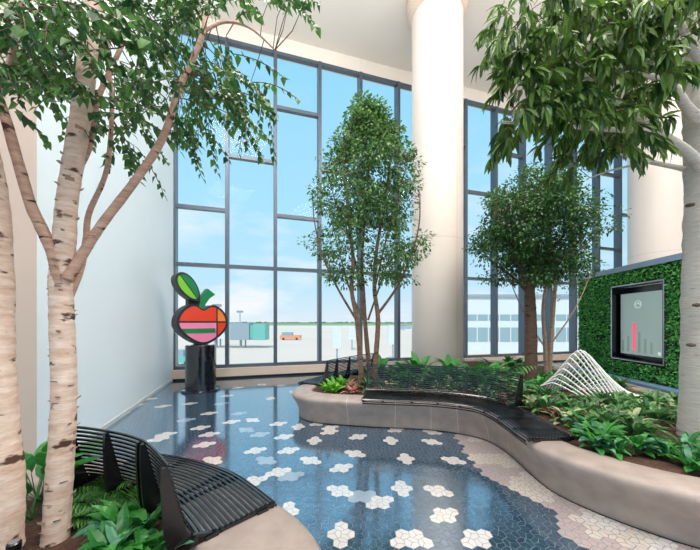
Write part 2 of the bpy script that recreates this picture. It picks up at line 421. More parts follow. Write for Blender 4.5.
# ------------------------------------------------------------------ benches
SEATP = spline([(-.035,.40,0),(-.042,.43,0),(-.02,.462,0),(.06,.47,0),(.2,.462,0),(.34,.462,0),(.42,.475,0),(.465,.515,0),(.495,.6,0),(.53,.74,0),(.565,.89,0)], 10)
def resample(pts, step):
    out = [pts[0].copy()]; acc = 0
    for a, b in zip(pts, pts[1:]):
        L_ = (b-a).length; 
        while acc+L_ >= step:
            t = (step-acc)/L_; a = a.lerp(b, t); out.append(a.copy()); L_ = (b-a).length; acc = 0
        acc += L_
    return out
PRF = resample(SEATP, .031)
def bench(name, front, ribs, label, back_to=1.0, step=.06):
    """front: polyline of the seat's front edge; the planter side is on its left-hand normal (inward)."""
    path = resample(spline(front, 10), step); n = len(path)
    inw = [-(q-p) for p, q in zip(path, offset_path(path, 1.0, False))]
    root = empty(name, path[n//2]); org = path[n//2]
    def pt(i, u, z): return path[i]+inw[i]*u+Vector((0, 0, z))
    seat = MB(); back = MB()
    for p in PRF:
        isb = p.y > .5
        last = n if not isb else max(2, int(n*back_to))
        k_ = PRF.index(p); tg = (PRF[min(k_+1, len(PRF)-1)]-PRF[max(k_-1, 0)]).normalized(); nx, nz = -tg.y, tg.x
        cs = [(a*.0078*tg.x+b*.0045*nx, a*.0078*tg.y+b*.0045*nz) for a, b in ((-1,-1),(1,-1),(1,1),(-1,1))]
        vs = [pt(i, p.x+du, p.y+dz) for i in range(last) for du, dz in cs]
        (back if isb else seat).add(vs, [(4*i+j, 4*i+(j+1) % 4, 4*i+4+(j+1) % 4, 4*i+4+j) for i in range(last-1) for j in range(4)]+[(3,2,1,0), tuple(4*(last-1)+j for j in range(4))])
    seat.build('seat', M['metal_black'], root, origin=org); back.build('backrest', M['metal_black'], root, origin=org)
    tops = [(p.x, p.y-.012) for p in PRF]
    for f in ribs:
        i = min(n-1, int(round(f*(n-1)))); t = (path[min(i+1, n-1)]-path[max(i-1, 0)]).normalized()
        rb = MB()
        hb_ = f <= back_to+.01
        # seat rib
        sp = [p for p in PRF if p.y < .5]
        up = [(p.x, p.y-.009) for p in sp[2:]]; lo = [(p.x*.97+.01, max(.437, p.y-.045) if p.x > .0 else p.y-.03) for p in sp[2:]]
        for k in range(len(up)-1):
            quad = [pt(i, *up[k]), pt(i, *up[k+1]), pt(i, *lo[k+1]), pt(i, *lo[k])]
            rb.prism([v-t*.011 for v in quad], t*.022)
        if hb_:
            bp = [p for p in PRF if p.y >= .47 and p.x > .4]
            m_ = len(bp); up = [(p.x+.008, p.y-.002) for p in bp]
            lo = [(p.x+.03+.085*(1-k/(m_-1))**.8, p.y-.04*(1-k/(m_-1))) for k, p in enumerate(bp)]
            for k in range(m_-1):
                quad = [pt(i, *up[k]), pt(i, *up[k+1]), pt(i, *lo[k+1]), pt(i, *lo[k])]
                rb.prism([v-t*.011 for v in quad], t*.022)
            foot = [pt(i, .30, .445), pt(i, .47, .50), pt(i, lo[0][0], lo[0][1]), pt(i, .555, .432), pt(i, .30, .432)]
            rb.prism([v-t*.011 for v in foot], t*.022)
        rb.build('rib', M['metal_black'], root, origin=org)
        for u in (.06, .36):
            bk = MB(); c = pt(i, u, .435); s = inw[i]
            vs = [c+t*a*.02+s*b*.035+Vector((0, 0, h)) for h in (-.004, .02) for a, b in ((-1,-1),(1,-1),(1,1),(-1,1))]
            bk.add(vs, [(0,3,2,1),(4,5,6,7),(0,1,5,4),(1,2,6,5),(2,3,7,6),(3,0,4,7)])
            bk.build('bracket', M['metal_black'], root, origin=org)
    tag(root, label, 'bench'); return root
bench('slatted_bench', [V3(-.50,1.885), V3(-.70,2.08), V3(-.93,2.27), V3(-1.26,2.44), V3(-1.62,2.56), V3(-1.82,2.60)], [0, .3, .42, .72, 1.0],
      'black slatted curved bench with a low back on the left planter beside white-barked trees')
# long bench along the inside of the winding planter
cf = []
rim = offset_path(CBs, .135)
i0 = min(range(len(rim)), key=lambda i: (rim[i]-V3(.14, 4.47)).length); i1 = min(range(len(rim)), key=lambda i: (rim[i]-V3(1.76, 2.92)).length)
cf = [rim[i] for i in range(i0, i1+1, 2)]+[rim[i1]]
bench('slatted_bench', cf, [0, .115, .27, .40, .52, .655, .76, .88, 1.0], 'long black slatted bench curving along the front of the winding planter', .66)
bench('slatted_bench', [V3(.1,7.2), V3(-.2,6.85), V3(-.53,6.38), V3(-.82,5.95), V3(-.97,5.62)], [0, .25, .5, .75, 1.0],
      'small black slatted bench facing the windows behind the planter tip')

# ------------------------------------------------------------------ apple sculpture (plain generic one)
root = empty('apple_sculpture', (-3.5, 7.05, 0)); tag(root, 'painted flat apple sculpture with leaf and stem standing on a black drum by windows', 'sculpture')
m = MB(); m.lathe([(.42, 0), (.42, .035), (.40, .045), (.40, .05)], (0, 0, 0)); m.build('base_plate', M['gloss_black'], root)
m = MB(); m.lathe([(.33, .05), (.33, 1.05), (.31, 1.07)], (0, 0, 0), 64); m.build('pedestal', M['gloss_black'], root, smooth=False)
yaw = math.radians(47)
fx = Vector((math.cos(yaw), math.sin(yaw), 0)); fy = Vector((math.sin(yaw), -math.cos(yaw), 0))   # fy: the painted face's normal
def face(pts, d0, d1, name, m_, mi=0):
    b = MB(); b.prism([fx*u+fy*d0+Vector((0, 0, z)) for u, z in pts], fy*(d1-d0)); return b.build(name, m_, root)
def apple(sc=1.0, k=64):
    out = []
    for i in range(k):
        a = 2*PI*i/k; u = .60*math.sin(a)*(1.0+.02*math.cos(a)); c = math.cos(a)
        z = .50*c
        if c > 0: z += -.17*math.exp(-(u/.16)**2)+.02
        else: u *= 1-.34*(-c)**1.6; z *= .98
        out.append((u*sc, z*sc+1.58))
    return out
AX = .06
def flat(p, z): return [(u, max(v, z)) for u, v in p]
ap = flat([(u*.97+AX, z) for u, z in apple()], 1.10); ap = [(u, z-.03) for u, z in ap]
face(ap, -.36, .0, 'apple_body', M['charcoal'])
inn = flat([(u*.87+AX, (z-1.58)*.88+1.555) for u, z in apple()], 1.125)
def clip(poly, f):          # keep f(p) >= 0
    out = []
    for a, b in zip(poly, poly[1:]+poly[:1]):
        fa, fb_ = f(a), f(b)
        if fa >= 0: out.append(a)
        if (fa >= 0) != (fb_ >= 0):
            t = fa/(fa-fb_); out.append((a[0]+(b[0]-a[0])*t, a[1]+(b[1]-a[1])*t))
    return out
zb = 1.60
face(clip(clip(inn, lambda p: p[1]-zb-.02), lambda p: AX+.29-p[0]), 0, .012, 'upper_face', M['red'])
face(clip(clip(inn, lambda p: p[1]-zb-.02), lambda p: p[0]-AX-.33), 0, .012, 'side_face', M['orange'])
low = clip(inn, lambda p: zb-.02-p[1])
face(clip(low, lambda p: AX+.29-p[0]), 0, .012, 'lower_face', M['pink'])
face(clip(low, lambda p: p[0]-AX-.33), 0, .012, 'lower_side_face', M['red'])
face(clip(clip(clip(low, lambda p: AX+.27-p[0]), lambda p: p[1]-1.34), lambda p: 1.45-p[1]), .012, .018, 'green_band', M['green'])
stem = [(AX-.09, 1.93), (AX-.07, 2.12), (AX-.0, 2.26), (AX+.1, 2.40), (AX+.28, 2.27), (AX+.14, 2.16), (AX+.05, 2.02), (AX+.03, 1.93)]
face(stem, -.2, -.02, 'stem', M['green'])
neck = [(AX-.3, 1.98), (AX-.3, 2.30), (AX-.08, 2.36), (AX-.08, 1.95)]
face(neck, -.3, -.1, 'leaf_support', M['charcoal'])
def leafshape(sc):
    out = []; c = (AX-.33, 2.40); ax = Vector((.58, -.81)); ay = Vector((.81, .58))
    for i in range(40):
        a = 2*PI*i/40; u = .37*math.cos(a); w = .19*math.sin(a)*(1-.15*math.cos(a))
        p = ax*u*sc+ay*w*sc; out.append((c[0]+p.x, c[1]+p.y))
    return out
face(leafshape(1), -.32, 0, 'leaf_body', M['charcoal'])
axn = Vector((.81, .58)); cl = Vector((AX-.33, 2.40))
face(clip(leafshape(.84), lambda p: (Vector(p)-cl).dot(axn)-.01), 0, .012, 'leaf_face', M['green'])
face(clip(leafshape(.84), lambda p: -(Vector(p)-cl).dot(axn)-.01), 0, .012, 'leaf_face', M['lime'])

# ------------------------------------------------------------------ leaves
def leaf_tpl(L_, Wd, prof, droop=.2, fold=.25):
    """prof: list of (t, halfwidth 0-1). Runs along +Y, up = +Z."""
    vs = []; fs = []
    n = len(prof)
    for t, w in prof:
        z = -droop*L_*t*t; y = L_*t*(1-.15*droop*t)
        hw = w*Wd/2
        vs += [(-hw, y, z+fold*hw), (0, y, z), (hw, y, z+fold*hw)]
    for i in range(n-1):
        a = 3*i; b = a+3
        fs += [(a, a+1, b+1, b), (a+1, a+2, b+2, b+1)]
    return [Vector(v) for v in vs], fs
BIRCH = leaf_tpl(1, .72, [(0, .04), (.22, .95), (.45, .8), (1, .02)], .15, .3)
SMALL = leaf_tpl(1, .6, [(0, .04), (.4, 1), (1, .03)], .2, .3)
LONG = leaf_tpl(1, .23, [(0, .05), (.2, .75), (.5, 1), (.8, .6), (1, .02)], .3, .35)
def put_leaf(mb, tpl, p, d, size, mi=0, rr=R, roll=None):
    d = d.normalized(); side = d.cross(Vector((0, 0, 1)))
    if side.length < .05: side = Vector((1, 0, 0))
    side.normalize(); up = side.cross(d)
    a = rr.uniform(-.7, .7) if roll is None else roll
    s2 = side*math.cos(a)+up*math.sin(a); u2 = s2.cross(d)
    vs, fs = tpl
    mb.add([p+(s2*v.x+d*v.y+u2*v.z)*size for v in vs], fs, mi)
def rv(rr=R):
    while True:
        v = Vector((rr.uniform(-1,1), rr.uniform(-1,1), rr.uniform(-1,1)))
        if .05 < v.length < 1: return v
def branch_mesh(pts, r0, r1, n=12, k=8, wob=.0, rr=R):
    sp = spline(pts, k); m_ = len(sp); mb = MB()
    rad = [r0+(r1-r0)*(i/(m_-1))+ (rr.uniform(-wob, wob)*r0 if 0 < i < m_-1 else 0) for i in range(m_)]
    mb.tube(sp, rad, n); return mb, sp

def make_tree(name, base, label, trunks, branches, bark, origin_z=SOIL):
    root = empty(name, base); tag(root, label, 'tree'); sps = []
    for pts, r0, r1 in trunks:
        mb, sp = branch_mesh(pts, r0, r1, 16, 10, .035); mb.build('trunk', bark, root, True, base); sps.append((sp, r0))
    for pts, r0, r1 in branches:
        mb, sp = branch_mesh(pts, r0, r1, 9, 8, .03); mb.build('branch', M['birch_limb'] if bark is M['birch'] else bark, root, True, base); sps.append((sp, r0))
    return root, sps

# --- left white-barked tree with three limbs
def ds(lst, Y0, Y1=None):      # pixel list -> world points, depth running from Y0 to Y1
    Y1 = Y0 if Y1 is None else Y1; n = len(lst)
    return [P(x, y, Y0+(Y1-Y0)*i/max(1, n-1)) for i, (x, y) in enumerate(lst)]
def hanging(root, base, blobs, attach, tpl, size, lm, seed, twl=(.18, .38), droop=1.0, lpt=12, whorl=False):
    rr = random.Random(seed); fol = MB()
    allp = [p for sp, r in attach for p in sp]
    for cx, cy, rx, ry, cnt, Y0, Y1 in blobs:
        for _ in range(cnt):
            v = rv(rr); p = P(cx+v.x*rx, cy+v.y*ry, rr.uniform(Y0, Y1))
            q = min(allp, key=lambda a: (a-p).length)
            out = (p-q); out.z *= .3
            d = (out.normalized() if out.length > .02 else rv(rr))+Vector((rr.uniform(-.5,.5), rr.uniform(-.5,.5), rr.uniform(-.7,.15)*droop))
            d.normalize(); ln = rr.uniform(*twl)
            pts = []; cur = p.copy(); dd = d.copy()
            for k in range(6):
                pts.append(cur.copy()); cur = cur+dd*ln/5; dd = (dd+Vector((0, 0, -.16*droop))).normalized()
            # stalk joining the twig to its limb, for a third of them
            if rr.random() < .3 and (p-q).length < .8:
                mid = (p+q)/2+rv(rr)*.04; fol.tube([q, mid, p], [.004, .003, .002], 4, 1, False)
            fol.tube(pts, [.0028]*5+[.0012], 4, 1, False)
            if whorl:
                for k in range(2, 6):
                    for w in range(3 if k < 5 else 5):
                        ld = (pts[min(k, 5)]-pts[k-1]).normalized()*.6+rv(rr)*.75+Vector((0, 0, -.45))
                        put_leaf(fol, tpl, pts[min(k, 5)], ld, size*rr.uniform(.75, 1.15), 0, rr)
            else:
                for k in range(lpt):
                    t = (k+1)/lpt*5; i_ = min(4, int(t)); pp = pts[i_].lerp(pts[i_+1], min(1, t-i_))
                    side = dd.cross(Vector((0, 0, 1))).normalized()*(1 if k % 2 else -1)
                    ld = side*.8+d*.35+Vector((0, 0, -.75))+rv(rr)*.45
                    put_leaf(fol, tpl, pp, ld, size*rr.uniform(.7, 1.15), 0, rr)
    o = fol.build('foliage', [lm, M['twig']], root, origin=base); return o
base1 = PZ(56, 539, .39)
t1, at1 = make_tree('birch_tree', base1, 'pale birch tree with forking limbs, standing just left of the black bench',
    [(ds([(55,545),(57,520),(60,470),(63,428),(64,380),(62,321),(61,280),(64,250),(67,203),(75,152),(83,102),(88,51),(93,0),(97,-60),(101,-120)], base1.y, base1.y+.05), .063, .040)],
    [(ds([(60,285),(53,254),(40,225),(30,203),(15,152),(0,102),(-25,50),(-60,0)], base1.y, base1.y-.1), .032, .018),
     (ds([(66,280),(80,258),(102,224),(137,178),(163,137),(180,86),(190,66),(203,32),(207,0),(214,-50)], base1.y, base1.y+.45), .028, .013),
     (ds([(68,300),(80,270),(86,240),(89,213),(107,168),(112,102),(108,50),(120,0)], base1.y+.04, base1.y+.4), .02, .010),
     (ds([(74,175),(89,147),(97,102),(110,71),(128,30),(140,-20)], base1.y+.03, base1.y+.3), .018, .010),
     (ds([(203,32),(225,22),(250,28),(275,50)], base1.y+.4, base1.y+.6), .012, .005),
     (ds([(88,51),(60,30),(25,28),(0,40)], base1.y, base1.y-.15), .014, .006)], M['birch'])
def flakes(root, pts, r, cnt, seed):
    rr = random.Random(seed); mb = MB(); sp_ = spline(pts, 10)
    for _ in range(cnt):
        ci = rr.randrange(4, len(sp_)-14); c = sp_[ci]; r = .063-.023*ci/len(sp_); a = rr.uniform(0, 2*PI); d = Vector((math.cos(a), math.sin(a), 0)); t = Vector((-d.y, d.x, 0))
        w = rr.uniform(.008, .02); h = rr.uniform(.006, .02); p = c+d*r*.9
        q0 = [p-t*w, p+t*w, p+t*w+d*h+Vector((0,0,h*.7)), p-t*w+d*h*1.4+Vector((0,0,h))]
        mb.prism(q0, Vector((0, 0, -.0015)))
    mb.build('peeling_bark', M['tan_bark'], root, origin=root.location)['kind'] = 'stuff'
flakes(t1, ds([(55,545),(57,520),(60,470),(63,428),(64,380),(62,321),(61,280),(64,250),(67,203),(75,152),(83,102),(88,51),(93,0)], base1.y, base1.y+.03), .06, 70, 4)
hanging(t1, base1, [(50,40,50,40,30,1.35,2.0),(110,35,50,35,34,1.5,2.4),(150,10,55,22,32,1.5,2.3),(210,10,45,16,26,1.6,2.3),(285,0,28,12,14,1.7,2.2),
    (215,70,40,34,34,1.9,2.6),(245,98,28,26,16,1.9,2.6),(190,110,30,20,10,1.9,2.5),(125,95,34,34,22,1.7,2.5),(120,140,28,18,9,1.7,2.3),(175,120,20,28,6,1.9,2.4),(80,75,24,28,10,1.5,2.0),(160,60,40,30,18,1.6,2.4)], at1, BIRCH, .058, M['birch_leaf'], 11)
base0 = P(3, 545, 1.5); base0.z = .38
t0, at0 = make_tree('birch_tree', base0, 'pale birch tree cut off by the left edge, its thick trunk beside a small spotlight',
    [(ds([(4,550),(5,520),(6,473),(2,430),(-2,372),(-3,320),(-3,270),(-7,203),(-16,150),(-28,80),(-36,0),(-44,-80)], 1.5, 1.5), .072, .05)],
    [(ds([(-14,160),(-5,110),(10,60),(20,20),(28,-40)], 1.5, 1.35), .015, .007), (ds([(-30,70),(-10,20),(20,-20),(60,-60)], 1.5, 1.4), .02, .008)], M['birch'])
hanging(t0, base0, [(15,55,26,36,22,1.15,1.5),(30,10,50,22,26,1.1,1.5),(5,100,14,14,3,1.2,1.5),(70,5,40,14,12,1.15,1.45)], at0, BIRCH, .052, M['birch_leaf'], 12)

# --- right pale tree with long leaves
b4 = P(705, 436, 3.1); b4.z = .38
t4, at4 = make_tree('leafy_tree', b4, 'big smooth pale-barked tree with long pointed leaves at the right edge', 
    [(ds([(704,442),(705,420),(706,350),(706,280),(707,220),(706,170),(704,120),(703,70),(704,20),(706,-50)], 3.1, 3.1), .2, .13)],
    [(ds([(704,172),(687,152),(656,131),(620,105),(580,73),(543,40),(524,20)], 3.05, 2.7), .055, .006),
     (ds([(662,135),(640,131),(605,129),(551,125),(500,122)], 2.95, 2.7), .034, .01),
     (ds([(700,176),(684,169),(642,160),(605,149)], 3.1, 3.3), .036, .012),
     (ds([(650,162),(630,166),(609,171),(590,178)], 3.18, 3.3), .016, .007),
     (ds([(698,120),(685,105),(675,88),(660,78),(620,72)], 3.0, 2.7), .05, .015),
     (ds([(700,60),(690,45),(678,15),(672,-20)], 3.0, 2.8), .04, .02),
     (ds([(698,85),(678,66),(634,40),(605,22),(580,0)], 3.1, 3.5), .04, .015)], M['birch_grey'])
hanging(t4, b4, [(526,30,28,32,32,2.4,2.9),(560,40,40,40,50,2.4,3.3),(610,40,45,42,60,2.4,3.5),(660,40,38,42,50,2.3,3.4),(526,95,26,26,26,2.5,2.9),(520,122,22,12,14,2.6,2.9),
    (565,105,42,32,46,2.5,3.2),(612,125,42,28,40,2.6,3.4),(590,150,35,14,11,2.8,3.4),(648,100,30,30,16,2.6,3.4),(690,15,26,24,16,2.4,3.0),(560,5,60,12,22,2.4,3.2),(660,0,50,14,18,2.4,3.2)], at4, LONG, .165, M['long_leaf'], 14, (.14, .3), .8, 12, True)

for kx, ky in ((691, 345), (697, 305), (690, 205)):
    mb = MB(); c = P(kx, ky, 2.93); mb.lathe([(.001, -.02), (.03, -.012), (.036, 0), (.03, .012), (.001, .02)], c, 12); mb.build('knot', M['dark_bark'], t4, True, b4)
# --- rounded crowns of small leaves
def crown(root, base, attach, vol, nclump, seed, lm, size=.055, per=26, cr=.17):
    rr = random.Random(seed); fol = MB(); allp = [p for sp, r in attach for p in sp if p.z > 1.9]
    for _ in range(nclump):
        c = vol(rr); q = min(allp, key=lambda a: (a-c).length+max(0, a.z-c.z)*.8)
        mid = (c+q)/2+rv(rr)*.06+Vector((0, 0, .03)); fol.tube([q, mid, c], [.006, .004, .002], 4, 1, False)
        for k in range(per):
            v = rv(rr); p = c+Vector((v.x, v.y, v.z*.7))*cr
            put_leaf(fol, SMALL, p, v+Vector((0, 0, -.25)), size*rr.uniform(.7, 1.2), 0, rr)
    return fol.build('foliage', [lm, M['twig']], root, origin=base)
Y2 = 5.35; b2 = P(368, 388, Y2); b2.z = SOIL
t2, at2 = make_tree('slender_tree', b2, 'slim multi-stemmed tree with a tall airy crown in front of the windows',
    [(ds([(360,390),(361,370),(357,321),(351.5,289),(353,260),(348,210),(344,160),(350,125)], Y2, Y2-.2), .054, .012),
     (ds([(368,390),(369,370),(365,321),(363.6,294),(362,260),(366,200),(370,150),(368,108)], Y2+.1, Y2+.15), .05, .010),
     (ds([(375,390),(375,370),(378,321),(374.5,289),(376,255),(385,200),(392,150),(395,125)], Y2-.05, Y2), .054, .012)],
    [(ds([(357,321),(338,289),(324,259),(315,225),(312,190)], Y2, Y2-.1), .024, .008),
     (ds([(378.6,313),(397.6,286),(411,256),(419,225),(420,195)], Y2, Y2-.15), .026, .008),
     (ds([(366,325),(350,290),(340,255),(330,215)], Y2+.1, Y2+.5), .02, .007),
     (ds([(368,320),(380,285),(392,250),(402,215)], Y2+.1, Y2+.5), .02, .007),
     (ds([(361,290),(350,240),(335,200),(325,165)], Y2+.1, Y2-.4), .016, .006),
     (ds([(375,288),(386,240),(400,190),(408,160)], Y2, Y2-.4), .016, .006)], M['brown_bark'])
def vol2(rr):
    while True:
        t = rr.random(); y = 106+t*176
        hw = 12+50*math.sin(min(1, (t+.02)*1.75)*PI/2) if t < .8 else 62-(t-.8)*60
        hw *= .84+.35*noise.noise(Vector((t*7, 3, 1))); x = 367+rr.uniform(-1, 1)*hw; d = rr.uniform(-1, 1)
        if ((x-367)/max(hw, 1))**2+d*d > 1: continue
        if t > .75 and abs(x-367) < 25 and rr.random() < .6: continue
        p = P(x, y, Y2); p.y += d*.85*hw/64; 
        if noise.noise(p*2.4) < -.16: continue
        return p
crown(t2, b2, at2, vol2, 560, 21, M['fine_leaf_light'], .066, 32, .17)
Y3 = 6.0; b3 = P(531, 376, Y3); b3.z = SOIL
t3, at3 = make_tree('rounded_tree', b3, 'dark-trunked tree with a dense round crown near the leafy green wall',
    [(ds([(531,385),(531,365),(531,330),(530,300),(529,284)], Y3, Y3), .125, .09)],
    [(ds([(530,292),(518,262),(505,235),(495,215)], Y3, Y3-.3), .05, .012),
     (ds([(530,290),(530,262),(524,235),(522,200)], Y3, Y3+.2), .05, .012),
     (ds([(530,290),(544,262),(560,240),(575,215)], Y3, Y3-.3), .05, .012),
     (ds([(530,292),(548,270),(572,255),(592,240)], Y3, Y3+.3), .04, .010),
     (ds([(529,294),(510,275),(492,262),(482,250)], Y3, Y3+.3), .035, .010),
     (ds([(530,285),(538,245),(545,210),(550,185)], Y3, Y3+.1), .04, .01)], M['dark_bark'])
def vol3(rr):
    while True:
        v = rv(rr)
        if v.length < .45 and rr.random() < .5: continue
        x = 537+v.x*64; y = 230+v.y*66+abs(v.x)*4
        if y > 282: continue
        if v.length > .8+.5*noise.noise(v*2.5): continue
        p = P(x, y, Y3); p.y += v.z*1.2
        return p
crown(t3, b3, at3, vol3, 700, 22, M['fine_leaf'], .066, 34, .2)
Yb = 7.0; b5 = P(549, 372, Yb); b5.z = SOIL
t5, at5 = make_tree('slender_tree', b5, 'pale thin-stemmed small tree standing behind the dark-trunked round tree',
    [(ds([(549,374),(551,340),(554,300),(556,270),(552,240)], Yb, Yb), .06, .025), (ds([(546,374),(545,345),(543,310),(546,285)], Yb, Yb), .05, .03)],
    [(ds([(547,350),(530,325),(518,300),(510,280)], Yb, Yb), .02, .008), (ds([(550,345),(568,320),(582,295),(592,270)], Yb, Yb), .02, .008)], M['tan_bark'])
def vol5(rr):
    v = rv(rr); p = P(562+v.x*38, 275+v.y*24, Yb); p.y += v.z*.5; return p
crown(t5, b5, at5, vol5, 45, 23, M['fine_leaf'], .06, 18, .17)

# ------------------------------------------------------------------ plants
def big_leaf(mb, base, ang, tilt, L_, Wd, arch, rr, mi=0, n=7, prof=None, stalk=.2, rad=0):
    """a leaf growing from base, rising by tilt and arching over, with a folded midrib"""
    d = Vector((math.cos(ang), math.sin(ang), 0)); side = Vector((-d.y, d.x, 0)); p = base.copy(); el = tilt
    rows = []; sl_ = L_/n
    if stalk:
        q = base+(d*math.cos(el)+Vector((0,0,math.sin(el))))*L_*stalk
        mb.tube([base, q], [.004, .003], 4, mi, False); p = q
    tw = rr.uniform(-.25, .25)
    for k in range(n+1):
        t = k/n; w = (math.sin(PI*min(1, t**.75*1.0))**.8 if prof is None else prof(t))*Wd/2+.001
        nrm = Vector((0,0,1))*math.cos(el)-d*math.sin(el)
        s_ = (side*math.cos(tw)+nrm*math.sin(tw))
        wav = .12*w*math.sin(k*2.1+ang)
        rows += [p+s_*w+nrm*(w*.3+wav), p, p-s_*w+nrm*(w*.3-wav)]
        p = p+(d*math.cos(el)+Vector((0,0,math.sin(el))))*sl_; el -= arch/n
    fs = []
    for k in range(n):
        a = 3*k; fs += [(a, a+1, a+4, a+3), (a+1, a+2, a+5, a+4)]
    mb.add(rows, fs, mi)
def plant_mesh(kind, seed):
    rr = random.Random(seed); mb = MB(); mats = None
    if kind == 'broad':       # upright oval leaves
        for k in range(20): big_leaf(mb, rv(rr)*.03, rr.uniform(0, 2*PI), rr.uniform(.6, 1.45), rr.uniform(.2, .32), rr.uniform(.09, .13), rr.uniform(.6, 1.5), rr, stalk=.6)
        mats = M['lush']
    elif kind == 'deep':
        for k in range(24): big_leaf(mb, rv(rr)*.03, rr.uniform(0, 2*PI), rr.uniform(.4, 1.4), rr.uniform(.24, .36), rr.uniform(.055, .08), rr.uniform(.9, 1.9), rr, stalk=.3)
        mats = M['deep']
    elif kind == 'lime':
        for k in range(26): big_leaf(mb, rv(rr)*.04, rr.uniform(0, 2*PI), rr.uniform(.4, 1.4), rr.uniform(.16, .26), rr.uniform(.06, .09), rr.uniform(.6, 1.4), rr, stalk=.3)
        mats = M['limeleaf']
    elif kind == 'varieg':
        for k in range(22): big_leaf(mb, rv(rr)*.03, rr.uniform(0, 2*PI), rr.uniform(.3, 1.3), rr.uniform(.2, .32), rr.uniform(.06, .09), rr.uniform(.8, 1.7), rr, stalk=.35)
        mats = M['varieg']
    elif kind == 'pink':
        for k in range(22): big_leaf(mb, rv(rr)*.02, rr.uniform(0, 2*PI), rr.uniform(.3, 1.2), rr.uniform(.16, .25), rr.uniform(.04, .06), rr.uniform(.6, 1.4), rr, stalk=.1)
        mats = M['pinkleaf']
    elif kind == 'lily':      # large, wide
        for k in range(13): big_leaf(mb, rv(rr)*.03, rr.uniform(0, 2*PI), rr.uniform(.7, 1.45), rr.uniform(.26, .36), rr.uniform(.12, .16), rr.uniform(.7, 1.5), rr, stalk=1.0)
        mats = M['lush']
    elif kind == 'hosta':
        for k in range(22): big_leaf(mb, rv(rr)*.03, rr.uniform(0, 2*PI), rr.uniform(.35, 1.3), rr.uniform(.17, .25), rr.uniform(.065, .09), rr.uniform(.6, 1.4), rr, 0 if rr.random() < .7 else 1, stalk=.45)
        mats = [M['lush'], M['blueleaf']]
    elif kind in ('fern', 'palm'):
        nf, fl, fw = (22, .34, .05) if kind == 'fern' else (14, .55, .13)
        for k in range(nf):
            ang = rr.uniform(0, 2*PI); el = rr.uniform(.5, 1.4) if kind == 'fern' else rr.uniform(.8, 1.45); d = Vector((math.cos(ang), math.sin(ang), 0)); side = Vector((-d.y, d.x, 0))
            p = Vector(); pts = [p.copy()]; n = 14; ln = fl*rr.uniform(.75, 1.15)
            for i in range(n):
                p = p+(d*math.cos(el)+Vector((0,0,math.sin(el))))*ln/n; el -= 1.5/n; pts.append(p.copy())
            mb.tube(pts, .0018, 3, 0, False)
            for i in range(2 if kind == 'fern' else 5, n+1):
                w = fw*math.sin(PI*(i/n)**.8*.93)+.008
                for s_ in (-1, 1): put_leaf(mb, LONG, pts[i], side*s_+d*.55+Vector((0,0,-.25)), w*1.5, 0, rr, 0)
        mats = M['fernleaf'] if kind == 'fern' else M['deep']
    o = mb.build('plant_proto', mats); me = o.data; bpy.data.objects.remove(o); return me
NAME = {'broad': 'broadleaf_plant', 'deep': 'long_leaved_plant', 'lime': 'lime_green_plant', 'varieg': 'variegated_plant', 'pink': 'pink_leaved_plant', 'lily': 'peace_lily', 'hosta': 'low_leafy_plant', 'fern': 'fern', 'palm': 'feathery_palm'}
DESC = {'broad': 'bright green broadleaf plant', 'deep': 'dark green long-leaved plant', 'lime': 'lime green leafy plant', 'varieg': 'cream-flecked green plant', 'pink': 'pink-leaved plant', 'lily': 'large-leaved glossy green plant', 'hosta': 'low bright green leafy plant', 'fern': 'green fern', 'palm': 'feathery dark palm'}
PROTO = {k: [plant_mesh(k, 100+7*i+j) for j in range(3)] for i, k in enumerate(NAME)}
for k in PROTO:
    for me in PROTO[k]: me.name = NAME[k]
placed = []
RP = random.Random(5)
CIN = offset_path(CBs, -.26); LIN = offset_path(LBs, -.3)
def plant(kind, x, y, sc, zone):
    if not (inside(x, y, CIN) or inside(x, y, LIN)): return None
    if (x-2.32)**2+(y-8)**2 < .9**2: return None
    o = bpy.data.objects.new(NAME[kind], RP.choice(PROTO[kind])); COL.objects.link(o)
    o.location = (x, y, SOIL-.01); o.rotation_euler = (RP.uniform(-.08, .08), RP.uniform(-.08, .08), RP.uniform(0, 6.28)); o.scale = (sc,)*3
    placed.append((zone, kind, 350+300*x/y, o)); return o
def pp(kind, px, py, sc, zone):      # by the spot of its foot on the soil
    q = PZ(px, py, SOIL); return plant(kind, q.x, q.y, sc, zone)
# left planter
for k, px, py, sc in [('lily',38,500,.8),('lily',30,520,.7),('lily',30,482,.75)]: pp(k, px, py, sc, 'between the two birch trunks')
for k, px, py, sc in [('fern',98,515,.85),('fern',86,503,.85),('fern',118,510,.8),('fern',82,520,.65),('fern',110,498,.85)]: pp(k, px, py, sc, 'behind the left bench')
for k, px, py, sc in [('hosta',146,540,.8),('hosta',120,562,.8),('hosta',148,566,.8),('hosta',100,575,.75),('hosta',136,522,.6),('hosta',120,535,.7)]: pp(k, px, py, sc, 'at the front of the left planter')
# planter tip
for px, py, sc in [(333,392,.95),(342,388,.9),(326,389.5,.7),(337,385,.8)]: pp('lime', px, py, sc, 'at the planter tip')
for px, py in [(351,393),(356,390),(349,386)]: pp('pink', px, py, .9, 'at the planter tip')
